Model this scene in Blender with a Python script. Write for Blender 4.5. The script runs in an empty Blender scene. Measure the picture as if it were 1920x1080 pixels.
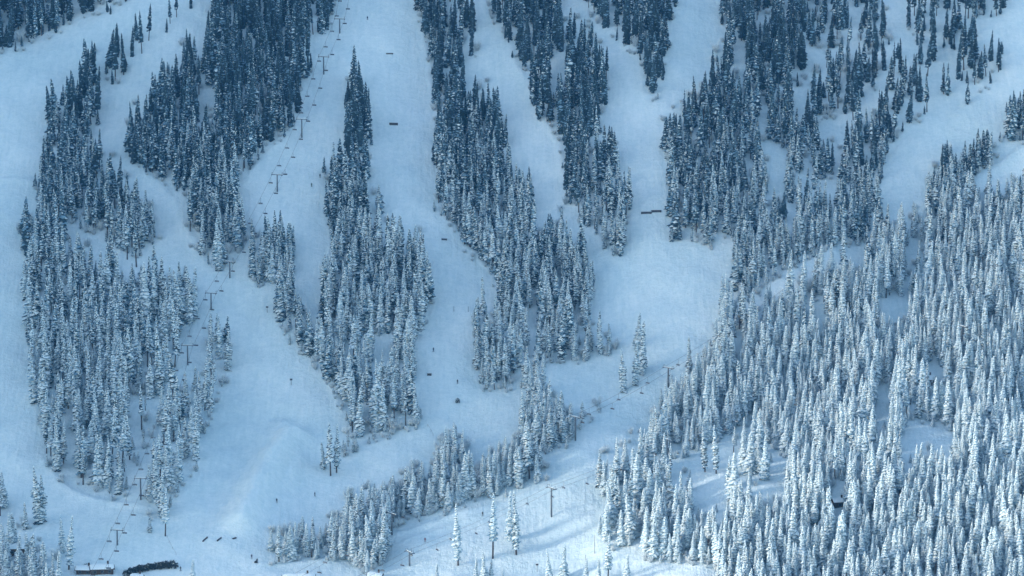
import bpy, math, random
import numpy as np
from mathutils import Vector, Matrix
R = math.radians
rng = np.random.default_rng(11)
random.seed(11)
sc = bpy.context.scene
col = sc.collection

# ------------------------------------------------------------------ camera, sky, sun, exposure
DIST, PITCH = 2500.0, R(12.0)
LENS = 175.0
CAM = np.array([0.0, -DIST * math.cos(PITCH), DIST * math.sin(PITCH)])
FWD = np.array([0.0, math.cos(PITCH), -math.sin(PITCH)])
UPV = np.array([0.0, math.sin(PITCH), math.cos(PITCH)])
TX = 18.0 / LENS
cam = bpy.data.cameras.new('camera'); cam.lens = LENS; cam.sensor_width = 36
cam.clip_start = 10; cam.clip_end = 20000
camo = bpy.data.objects.new('camera', cam); col.objects.link(camo)
camo.location = CAM; camo.rotation_euler = (R(90) - PITCH, 0, 0)
sc.camera = camo

HAZE = 3.4e-5
SUN_EL, SUN_AZ = R(11.0), math.atan2(-0.93, -0.36)      # azimuth from +Y towards +X
SDIR = np.array([math.sin(SUN_AZ) * math.cos(SUN_EL), math.cos(SUN_AZ) * math.cos(SUN_EL), math.sin(SUN_EL)])
w = bpy.data.worlds.new('World'); sc.world = w; w.use_nodes = True
nt = w.node_tree; bg = nt.nodes['Background']
sky = nt.nodes.new('ShaderNodeTexSky'); sky.sky_type = 'NISHITA'; sky.sun_disc = False
sky.sun_elevation = SUN_EL; sky.sun_rotation = SUN_AZ
sky.altitude = 800; sky.air_density = 1.0; sky.dust_density = 1.0; sky.ozone_density = 0.85
nt.links.new(sky.outputs[0], bg.inputs[0]); bg.inputs[1].default_value = 0.15
sl = bpy.data.lights.new('sun', 'SUN'); sl.energy = 1.5; sl.angle = R(10); sl.color = (1.0, 0.95, 0.88)
so = bpy.data.objects.new('sun', sl); col.objects.link(so)
so.rotation_euler = Vector(-SDIR).to_track_quat('-Z', 'Y').to_euler()
sc.view_settings.view_transform = 'Standard'; sc.view_settings.look = 'None'
sc.view_settings.gamma = 1; sc.view_settings.use_curve_mapping = False
sc.view_settings.exposure = 1.69
sc.cycles.max_bounces = 5; sc.cycles.diffuse_bounces = 3

# ------------------------------------------------------------------ terrain
_nz = [(rng.uniform(-1, 1), rng.uniform(-.6, .6), rng.uniform(0, 6.28)) for _ in range(14)]
def undul(x, y):
    z = 0
    for i, (a, b, p) in enumerate(_nz):
        wl = 260 * 0.80 ** i; k = 6.283 / wl; n = math.hypot(a, b)
        z = z + (wl * 0.0075) * np.sin(k * (a * x + b * y) / n + p)
    return z
T24, T14 = math.tan(R(24)), math.tan(R(13))
def softplus(v, k): return np.logaddexp(0, v / k) * k
def base_z(x, y):
    # 24 degrees above, easing to 13 below y=-90, nearly level valley further out, rounded crest far above
    z = T24 * y + (T24 - T14) * softplus(-(y + 95), 30) + T14 * softplus(-(y + 330), 40)
    z = z - T24 * softplus(y - 800, 120)
    z = z + undul(x, y)
    z = z + 22 * np.exp(-(((x - 190) / 120) ** 2 + ((y + 205) / 75) ** 2))
    z = z + 10 * np.exp(-(((x - 230) / 110) ** 2 + ((y + 40) / 60) ** 2))
    return z
def px_dir(px, py):
    px = np.asarray(px, float); py = np.asarray(py, float)
    d = FWD[None] + np.array([1., 0, 0])[None] * ((px - 960) / 960 * TX)[:, None] + UPV[None] * ((540 - py) / 960 * TX)[:, None]
    return d
def ground(px, py, fn=base_z):
    """where the sight line through a pixel of the photograph meets the snow"""
    d = px_dir(px, py); n = len(d)
    t0 = np.full(n, 2000.0); hit = np.full(n, np.nan); done = np.zeros(n, bool)
    for t in np.arange(2000, 3600, 6.0):
        p = CAM + d * t
        below = (p[:, 2] < fn(p[:, 0], p[:, 1])) & ~done
        hit[below] = t; done |= below
        if done.all(): break
    hit[np.isnan(hit)] = 3600
    lo, hi = hit - 6.0, hit.copy()
    for _ in range(14):
        m = (lo + hi) / 2; p = CAM + d * m[:, None]
        b = p[:, 2] < fn(p[:, 0], p[:, 1])
        hi = np.where(b, m, hi); lo = np.where(b, lo, m)
    return CAM + d * hi[:, None]
def g1(px, py): return ground([px], [py])[0]
def mpp(p): return float(np.dot(np.asarray(p) - CAM, FWD)) * TX / 960.0     # metres per photo pixel at a point

# snow berms along the groomed edges, wind lips: polylines on the ground
BERMS = [
 ([(268, 325), (300, 350), (330, 385), (345, 425), (372, 470), (385, 500)], 0.9, 2.0),
 ([(560, 238), (515, 275), (480, 315), (465, 335)], 0.9, 2.0),
 ([(84, 865), (110, 905), (150, 930), (215, 945), (270, 952)], 1.0, 2.2),
 ([(600, 690), (625, 725), (640, 770)], 0.8, 1.8),
 ([(955, 100), (985, 150), (1010, 220), (1048, 268), (1055, 330)], 0.9, 2.0),
 ([(840, 405), (872, 460), (912, 500)], 0.8, 2.0),
 ([(1110, 430), (1140, 475), (1175, 500)], 0.8, 2.0),
 ([(1125, 30), (1180, 90), (1215, 125)], 0.8, 2.0),
 ([(790, 60), (803, 120), (812, 200)], 0.7, 1.6),
 ([(545, 825), (510, 870), (480, 930), (455, 985)], 7.0, 8.0),
 ([(563, 845), (562, 862), (548, 895), (540, 915)], 2.2, 3.0),
 ([(530, 800), (500, 850), (470, 920)], 2.5, 6.0),
 ([(0, 338), (60, 342)], 1.0, 2.0),
 ([(740, 1003), (800, 985), (900, 955), (1000, 922), (1120, 885)], 0.8, 2.2),
 ([(735, 1025), (850, 985), (960, 950)], 0.5, 1.6),
 ([(490, 1058), (600, 1052), (700, 1040)], 0.6, 2.0),
 ([(1250, 800), (1290, 870), (1400, 835)], 0.6, 3.0),
 ([(1385, 575), (1470, 520), (1560, 470)], 1.4, 3.0),
 ([(1740, 385), (1800, 362), (1870, 318), (1918, 280)], 1.4, 3.0),
 ([(290, 770), (330, 800), (360, 860)], 0.6, 3.0),
]
_seg = []
for pts, h, wd in BERMS:
    W3 = ground([p[0] for p in pts], [p[1] for p in pts])
    for a, b in zip(W3[:-1], W3[1:]): _seg.append((a[:2], b[:2], h, wd))
def berm_z(x, y):
    out = np.zeros_like(x)
    by = {}
    for a, b, h, wd in _seg:
        ab = b - a; L = (ab ** 2).sum() + 1e-9
        t = np.clip(((x - a[0]) * ab[0] + (y - a[1]) * ab[1]) / L, 0, 1)
        d2 = (x - a[0] - t * ab[0]) ** 2 + (y - a[1] - t * ab[1]) ** 2
        out = np.maximum(out, h * np.exp(-d2 / (wd * wd)))
    return out
def terr(x, y):
    return base_z(x, y) + berm_z(x, y)

# ridge added out of view on the left, crest shaped to shade the runs
def shade_pts():
    P1, P2 = g1(1960, 640), g1(840, 1110)
    n = np.cross(P2 - P1, SDIR); return P1, n
P1, NN = shade_pts()
RX = -780.0
def ridge_z(x, y):
    crest = P1[2] - (NN[0] * (RX - P1[0]) + NN[1] * (y - P1[1])) / NN[2]
    need = base_z(np.zeros_like(y), y + 380) + 380
    crest = np.minimum(crest, need)
    crest = np.clip(crest + 6 * np.sin(y / 37.0) + 4 * np.sin(y / 13.0), -150, 1500)
    return crest - 1.3 * np.abs(x - RX)
def full_z(x, y):
    z = terr(x, y)
    return np.maximum(z, ridge_z(x, y))

def axis(lo, hi, step, far_lo, far_hi, grow=1.16):
    a = list(np.arange(lo, hi, step)); s = step; v = lo
    left = []
    while v > far_lo: s *= grow; v -= min(s, 150); left.append(v)
    s = step; v = a[-1]; right = []
    while v < far_hi: s *= grow; v += min(s, 150); right.append(v)
    return np.array(left[::-1] + a + right)
def build_ground(mat):
    xs = axis(-310, 310, 1.5, -3500, 3500); ys = axis(-330, 330, 1.5, -3800, 3500)
    X, Y = np.meshgrid(xs, ys); Z = full_z(X.ravel(), Y.ravel())
    nx, ny = len(xs), len(ys)
    V = np.stack([X.ravel(), Y.ravel(), Z], 1)
    i = np.arange(nx * ny).reshape(ny, nx)
    F = np.stack([i[:-1, :-1], i[:-1, 1:], i[1:, 1:], i[1:, :-1]], -1).reshape(-1, 4)
    me = bpy.data.meshes.new('ground')
    me.vertices.add(len(V)); me.vertices.foreach_set('co', V.ravel())
    me.loops.add(F.size); me.loops.foreach_set('vertex_index', F.ravel().astype(np.int32))
    me.polygons.add(len(F)); me.polygons.foreach_set('loop_start', (np.arange(len(F)) * 4).astype(np.int32))
    me.polygons.foreach_set('use_smooth', np.ones(len(F), bool))
    me.update(calc_edges=True); me.materials.append(mat)
    o = bpy.data.objects.new('ground', me); col.objects.link(o); o['kind'] = 'structure'
    return o

# ------------------------------------------------------------------ materials
def new_mat(name):
    m = bpy.data.materials.new(name); m.use_nodes = True
    return m, m.node_tree, m.node_tree.nodes['Principled BSDF']
def N(t, kind, **kw):
    n = t.nodes.new(kind)
    for k, v in kw.items(): setattr(n, k, v)
    return n
def ramp(t, fac, stops):
    r = N(t, 'ShaderNodeValToRGB')
    while len(r.color_ramp.elements) < len(stops): r.color_ramp.elements.new(0.5)
    for e, (p, c) in zip(r.color_ramp.elements, stops):
        e.position = p; e.color = (*c, 1) if len(c) == 3 else c
    t.links.new(fac, r.inputs[0]); return r.outputs[0]
def noise(t, vec, scale, detail=3, rough=.55):
    n = N(t, 'ShaderNodeTexNoise'); n.inputs['Scale'].default_value = scale
    n.inputs['Detail'].default_value = detail; n.inputs['Roughness'].default_value = rough
    t.links.new(vec, n.inputs['Vector']); return n.outputs[0]
def mat_snow_ground():
    m, t, b = new_mat('snow_ground')
    g = N(t, 'ShaderNodeNewGeometry'); pos = g.outputs['Position']
    n1 = noise(t, pos, 0.012, 4); n2 = noise(t, pos, 0.35, 4, .7)
    mp = N(t, 'ShaderNodeMapping'); mp.inputs['Scale'].default_value = (1.0, .12, .12); mp.inputs['Rotation'].default_value = (0, 0, .15)
    t.links.new(pos, mp.inputs[0]); n3 = noise(t, mp.outputs[0], 0.45, 3)
    mix = N(t, 'ShaderNodeMath', operation='MULTIPLY_ADD'); t.links.new(n2, mix.inputs[0]); mix.inputs[1].default_value = .75
    t.links.new(n1, mix.inputs[2])
    n4 = noise(t, pos, 1.3, 3, .7)
    m2 = N(t, 'ShaderNodeMath', operation='MULTIPLY_ADD'); t.links.new(n3, m2.inputs[0]); m2.inputs[1].default_value = .45; t.links.new(mix.outputs[0], m2.inputs[2])
    m3 = N(t, 'ShaderNodeMath', operation='MULTIPLY_ADD'); t.links.new(n4, m3.inputs[0]); m3.inputs[1].default_value = .5; t.links.new(m2.outputs[0], m3.inputs[2])
    half = N(t, 'ShaderNodeMath', operation='MULTIPLY'); t.links.new(m3.outputs[0], half.inputs[0]); half.inputs[1].default_value = .5
    c = ramp(t, half.outputs[0], [(.52, (.57, .70, .71)), (.67, (.70, .80, .795)), (.83, (.84, .90, .88))])
    t.links.new(c, b.inputs['Base Color']); b.inputs['Roughness'].default_value = .75
    b.inputs['Specular IOR Level'].default_value = .25
    bp = N(t, 'ShaderNodeBump'); bp.inputs['Strength'].default_value = .8; bp.inputs['Distance'].default_value = .9
    t.links.new(n2, bp.inputs['Height'])
    bp2 = N(t, 'ShaderNodeBump'); bp2.inputs['Strength'].default_value = .5; bp2.inputs['Distance'].default_value = .8
    t.links.new(n3, bp2.inputs['Height']); t.links.new(bp.outputs[0], bp2.inputs['Normal'])
    t.links.new(bp2.outputs[0], b.inputs['Normal'])
    return m
def mat_noise(name, c0, c1, scale=1.0, rough=.8, rnd=0.0, metal=0.0):
    m, t, b = new_mat(name)
    tc = N(t, 'ShaderNodeTexCoord'); n = noise(t, tc.outputs['Object'], scale, 4, .65)
    c = ramp(t, n, [(.3, c0), (.72, c1)])
    if rnd:
        oi = N(t, 'ShaderNodeObjectInfo'); hs = N(t, 'ShaderNodeHueSaturation')
        mr = N(t, 'ShaderNodeMapRange'); mr.inputs[3].default_value = 1 - rnd; mr.inputs[4].default_value = 1 + rnd
        t.links.new(oi.outputs['Random'], mr.inputs[0]); t.links.new(mr.outputs[0], hs.inputs['Value'])
        t.links.new(c, hs.inputs['Color']); c = hs.outputs[0]
    t.links.new(c, b.inputs['Base Color']); b.inputs['Roughness'].default_value = rough
    b.inputs['Specular IOR Level'].default_value = .2; b.inputs['Metallic'].default_value = metal
    return m
M_GROUND = mat_snow_ground()
M_SNOW = mat_noise('branch_snow', (.74, .83, .83), (.84, .89, .88), 1.5, .7)
M_NEEDLE = mat_noise('needles', (.017, .038, .050), (.048, .086, .108), 2.5, .85, .35)
M_FROST = mat_noise('frosted_needles', (.085, .165, .225), (.36, .54, .65), 3.0, .85, .2)
M_BARK = mat_noise('bark', (.05, .04, .038), (.13, .105, .09), 3.0, .9)
M_TWIG = mat_noise('frosted_twigs', (.30, .36, .41), (.68, .75, .78), 2.0, .9, .15)
M_STEEL = mat_noise('tower_steel', (.10, .12, .135), (.18, .20, .22), 1.2, .5)
M_ROPE = mat_noise('wire_rope', (.12, .12, .12), (.2, .2, .2), .5, .5)
M_SEAT = mat_noise('chair_seat', (.05, .05, .06), (.09, .09, .10), 2, .6)
M_WOOD = mat_noise('dark_timber', (.045, .03, .022), (.10, .07, .05), 1.5, .8)
M_GLASS = mat_noise('window_glass', (.02, .025, .03), (.04, .05, .06), .7, .15)
M_BUSH = mat_noise('dark_bush', (.012, .018, .018), (.05, .06, .055), 2.0, .9, .3)
M_BOARD = mat_noise('park_box', (.05, .05, .055), (.09, .09, .10), 2, .6)
M_JACKET = [mat_noise('jacket_' + n, c, tuple(v * 1.3 for v in c), 3, .8) for n, c in
            (('black', (.02, .02, .025)), ('navy', (.02, .03, .07)), ('red', (.16, .02, .02)), ('green', (.02, .06, .04)))]
M_SKIN = mat_noise('skin', (.45, .28, .2), (.5, .32, .24), 3, .6)

# ------------------------------------------------------------------ mesh collector
class MB:
    def __init__(s): s.v = []; s.f = []; s.m = []
    def face(s, pts, m=0):
        n = len(s.v); s.v += [tuple(p) for p in pts]; s.f.append(tuple(range(n, n + len(pts)))); s.m.append(m)
    def raw(s, V, F, m=0):
        n = len(s.v); s.v += [tuple(p) for p in V]
        for f in F: s.f.append(tuple(n + i for i in f)); s.m.append(m)
    def tube(s, a, b, r0, r1=None, n=8, m=0, caps=True):
        r1 = r0 if r1 is None else r1
        a = Vector(a); b = Vector(b); d = (b - a).normalized()
        u = d.orthogonal().normalized(); w_ = d.cross(u)
        V = []
        for c, r in ((a, r0), (b, r1)):
            for i in range(n):
                t = 6.28318 * i / n; V.append(c + u * (r * math.cos(t)) + w_ * (r * math.sin(t)))
        F = [(i, (i + 1) % n, n + (i + 1) % n, n + i) for i in range(n)]
        if caps: F += [tuple(range(n))[::-1], tuple(range(n, 2 * n))]
        s.raw(V, F, m)
    def box(s, c, sz, rz=0, m=0, top=1.0):
        c = Vector(c); x, y, z = sz[0] / 2, sz[1] / 2, sz[2] / 2
        V = []
        for dz, k in ((-z, 1), (z, top)):
            for dx, dy in ((-x, -y), (x, -y), (x, y), (-x, y)):
                px, py = dx * k, dy * k
                V.append(c + Vector((px * math.cos(rz) - py * math.sin(rz), px * math.sin(rz) + py * math.cos(rz), dz)))
        s.raw(V, [(3, 2, 1, 0), (4, 5, 6, 7), (0, 1, 5, 4), (1, 2, 6, 5), (2, 3, 7, 6), (3, 0, 4, 7)], m)
    def mesh(s, name, mats, smooth=False):
        me = bpy.data.meshes.new(name); me.from_pydata(s.v, [], s.f); me.update()
        for m in (mats if isinstance(mats, (list, tuple)) else [mats]): me.materials.append(m)
        me.polygons.foreach_set('material_index', s.m)
        if smooth: me.polygons.foreach_set('use_smooth', [True] * len(s.f))
        return me
def link(name, me, parent=None, **props):
    o = bpy.data.objects.new(name, me); col.objects.link(o)
    if parent: o.parent = parent
    for k, v in props.items(): o[k] = v
    return o
def empty(name, loc, rz=0, label=None, cat=None, group=None):
    o = bpy.data.objects.new(name, None); col.objects.link(o); o.location = loc; o.rotation_euler = (0, 0, rz)
    if label: o['label'] = label
    if cat: o['category'] = cat
    if group: o['group'] = group
    o.empty_display_size = .1
    return o

# ------------------------------------------------------------------ conifers (unit: 20 m tall)
def conifer(seed, snow, bare=0.04, rad=1.9, gaps=.05, bend=0.0, frost=.5):
    """returns (trunk collector, crown collector); crown slots 0 needles 1 snow 2 frosted needles"""
    q = random.Random(seed); H = 20.0
    tr = MB(); cr = MB()
    bx, by = q.uniform(-.25, .25) + bend, q.uniform(-.25, .25)
    def ax(z):
        t = z / H; return Vector((bx * t * t, by * t * t, z))
    for a, b in ((-1.2, 5), (5, 12), (12, 19.7)):
        ra, rb = .30 * (1 - max(a, 0) / 21), .30 * (1 - b / 21)
        tr.tube(ax(a), ax(b), ra, rb, 6)
    # a smooth wobbling outline so that every tree has its own silhouette
    ph = [q.uniform(0, 6.28) for _ in range(4)]
    z = bare * H + .3
    while z < H - .25:
        t = (z - bare * H) / (H * (1 - bare))
        prof = 1.08 * (1 - t) ** .68 * (0.72 + .28 * min(1, t * 6))
        prof *= 1 + .18 * math.sin(9 * t + ph[0]) + .12 * math.sin(21 * t + ph[1])
        L0 = rad * prof + .12
        nb = 6 if t < .6 else (5 if t < .85 else 4)
        off = q.uniform(0, 6.28)
        for k in range(nb):
            if q.random() < gaps: continue
            az = off + 6.283 * (k + q.uniform(-.3, .3)) / nb
            L = L0 * q.uniform(.68, 1.18) * (1 + .15 * math.sin(az + ph[2]))
            dirv = Vector((math.cos(az), math.sin(az), 0)); side = Vector((-math.sin(az), math.cos(az), 0))
            droop = q.uniform(.45, .85) * (1 - .45 * t)
            base = ax(z + q.uniform(-.2, .2))
            wd = max(.18, min(1.05, L * .52)) * q.uniform(.8, 1.2)
            def P(r, s_, dz): return base + dirv * (L * r) + side * (wd * s_) + Vector((0, 0, -droop * L * r ** 1.15 + dz))
            hang = q.uniform(.32, .70) * (1 - .4 * t) * (1.15 - .4 * snow)
            root = P(0, 0, .05)
            ml, mr = P(.58, -1, -.10), P(.58, 1, -.10); mc = P(.52, 0, .10); tp = P(1, q.uniform(-.15, .15), -.02)
            cl = .5 + .5 * math.sin(az * 2 + ph[3] + z * .55) * math.cos(z * .9 + ph[1])
            has = q.random() * .45 + cl * .55 < snow * 1.08
            mt = 1 if has else (2 if q.random() < frost else 0)
            for tri in ((root, ml, mc), (root, mc, mr), (ml, tp, mc), (mc, tp, mr)): cr.face(tri, mt)
            # hanging needle fringe with ragged lower edge
            ml2, mr2 = P(.50, -1.1, -.1 - hang), P(.62, 1.1, -.12 - hang * q.uniform(.6, 1.2)); tp2 = P(.97, .1, -hang * .8)
            r2 = P(.1, 0, -.25 - hang * .6)
            fm = 0 if q.random() > frost * snow else 2
            cr.face((root, r2, ml2, ml), fm); cr.face((ml, ml2, tp2, tp), fm)
            cr.face((tp, tp2, mr2, mr), fm); cr.face((mr, mr2, r2, root), fm)
            if has and q.random() < .75:      # cushion of snow sitting proud on the pad
                s1 = [P(.25, -.35, .14), P(.62, -.62, .13), P(.93, 0, .10), P(.62, .62, .13), P(.25, .35, .14)]
                top = P(.6, 0, .14 + .20 * q.uniform(.7, 1.3))
                for i in range(5): cr.face((s1[i], s1[(i + 1) % 5], top), 1)
        z += q.uniform(.68, .98) * (1.0 - .35 * t)
    tp = ax(19.2); cr.tube(tp, ax(20.3), .10, .02, 4, 1 if snow > .5 else 0)
    for a in range(3):
        an = a * 2.1 + q.random(); d = Vector((math.cos(an), math.sin(an), 0))
        cr.face((tp + Vector((0, 0, .3)), tp + d * .38 - Vector((0, 0, .25)), tp + Vector((0, 0, -.4))), 1 if q.random() < snow else 0)
    return tr, cr
def join(tr, cr):
    j = MB(); j.v = list(cr.v); j.f = list(cr.f); j.m = list(cr.m)
    j.raw(tr.v, tr.f, 3); return j
LEV = [.07, .34, .56, .80, 1.0]
VARS = [dict(bare=.03, rad=1.75), dict(bare=.05, rad=2.15), dict(bare=.12, rad=1.6, gaps=.12), dict(bare=.30, rad=1.55, gaps=.15), dict(bare=.02, rad=2.6, bend=.3), dict(bare=.0, rad=2.1, bend=-.5, gaps=.02), dict(bare=.35, rad=.9, gaps=.45)]
protos = []    # (trunk mesh, crown mesh, joined mesh)
pcol = bpy.data.collections.new('forest_kinds')
for li, s in enumerate(LEV):
    for vi, v in enumerate(VARS):
        tr, cr = conifer(100 * li + vi, s, frost=.25 + .72 * s, **v)
        cm = cr.mesh('crown', [M_NEEDLE, M_SNOW, M_FROST]); tm = tr.mesh('trunk', M_BARK, True)
        jm = join(tr, cr).mesh('conifer', [M_NEEDLE, M_SNOW, M_FROST, M_BARK])
        po = bpy.data.objects.new('conifer_kind_%02d' % (li * len(VARS) + vi), jm); pcol.objects.link(po)
        protos.append((tm, cm, jm))
NV = len(VARS)

def shrub(seed, tall=1.0):
    q = random.Random(seed); b = MB()
    for i in range(70):
        an = q.uniform(0, 6.28); r0 = q.uniform(0, .9); lean = q.uniform(.1, .55)
        p0 = Vector((r0 * math.cos(an), r0 * math.sin(an), -.2)); h = q.uniform(1.6, 4.2) * tall
        an2 = an + q.uniform(-.6, .6); d = Vector((math.cos(an2) * lean, math.sin(an2) * lean, 1))
        mid = p0 + d * h * .6; tip = p0 + d * h + Vector((q.uniform(-.3, .3), q.uniform(-.3, .3), 0))
        s_ = Vector((math.cos(an2 + 1.57), math.sin(an2 + 1.57), 0)) * .05
        b.face((p0 - s_, p0 + s_, mid + s_, mid - s_), 0); b.face((mid - s_, mid + s_, tip), 0)
        for k in range(5):
            t = q.uniform(.35, 1); c = p0.lerp(tip, t); e = c + Vector((q.uniform(-.5, .5), q.uniform(-.5, .5), q.uniform(.1, .6)))
            b.face((c, e + Vector((.06, .06, -.07)), e + Vector((-.06, .05, .09))), 0)
            if q.random() < .9:
                rr = q.uniform(.10, .24)
                b.face((e + Vector((rr, 0, 0)), e + Vector((-rr * .5, rr, 0)), e + Vector((0, 0, rr))), 1)
                b.face((e + Vector((-rr * .5, rr, 0)), e + Vector((-rr * .5, -rr, 0)), e + Vector((0, 0, rr))), 1)
                b.face((e + Vector((-rr * .5, -rr, 0)), e + Vector((rr, 0, 0)), e + Vector((0, 0, rr))), 1)
    return b
scol = bpy.data.collections.new('thicket_kinds')
shrub_me = []
for i in range(3):
    me = shrub(900 + i, (1.0, .75, 1.5)[i]).mesh('shrub', [M_TWIG, M_SNOW]); shrub_me.append(me)
    scol.objects.link(bpy.data.objects.new('shrub_kind_%d' % i, me))

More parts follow.
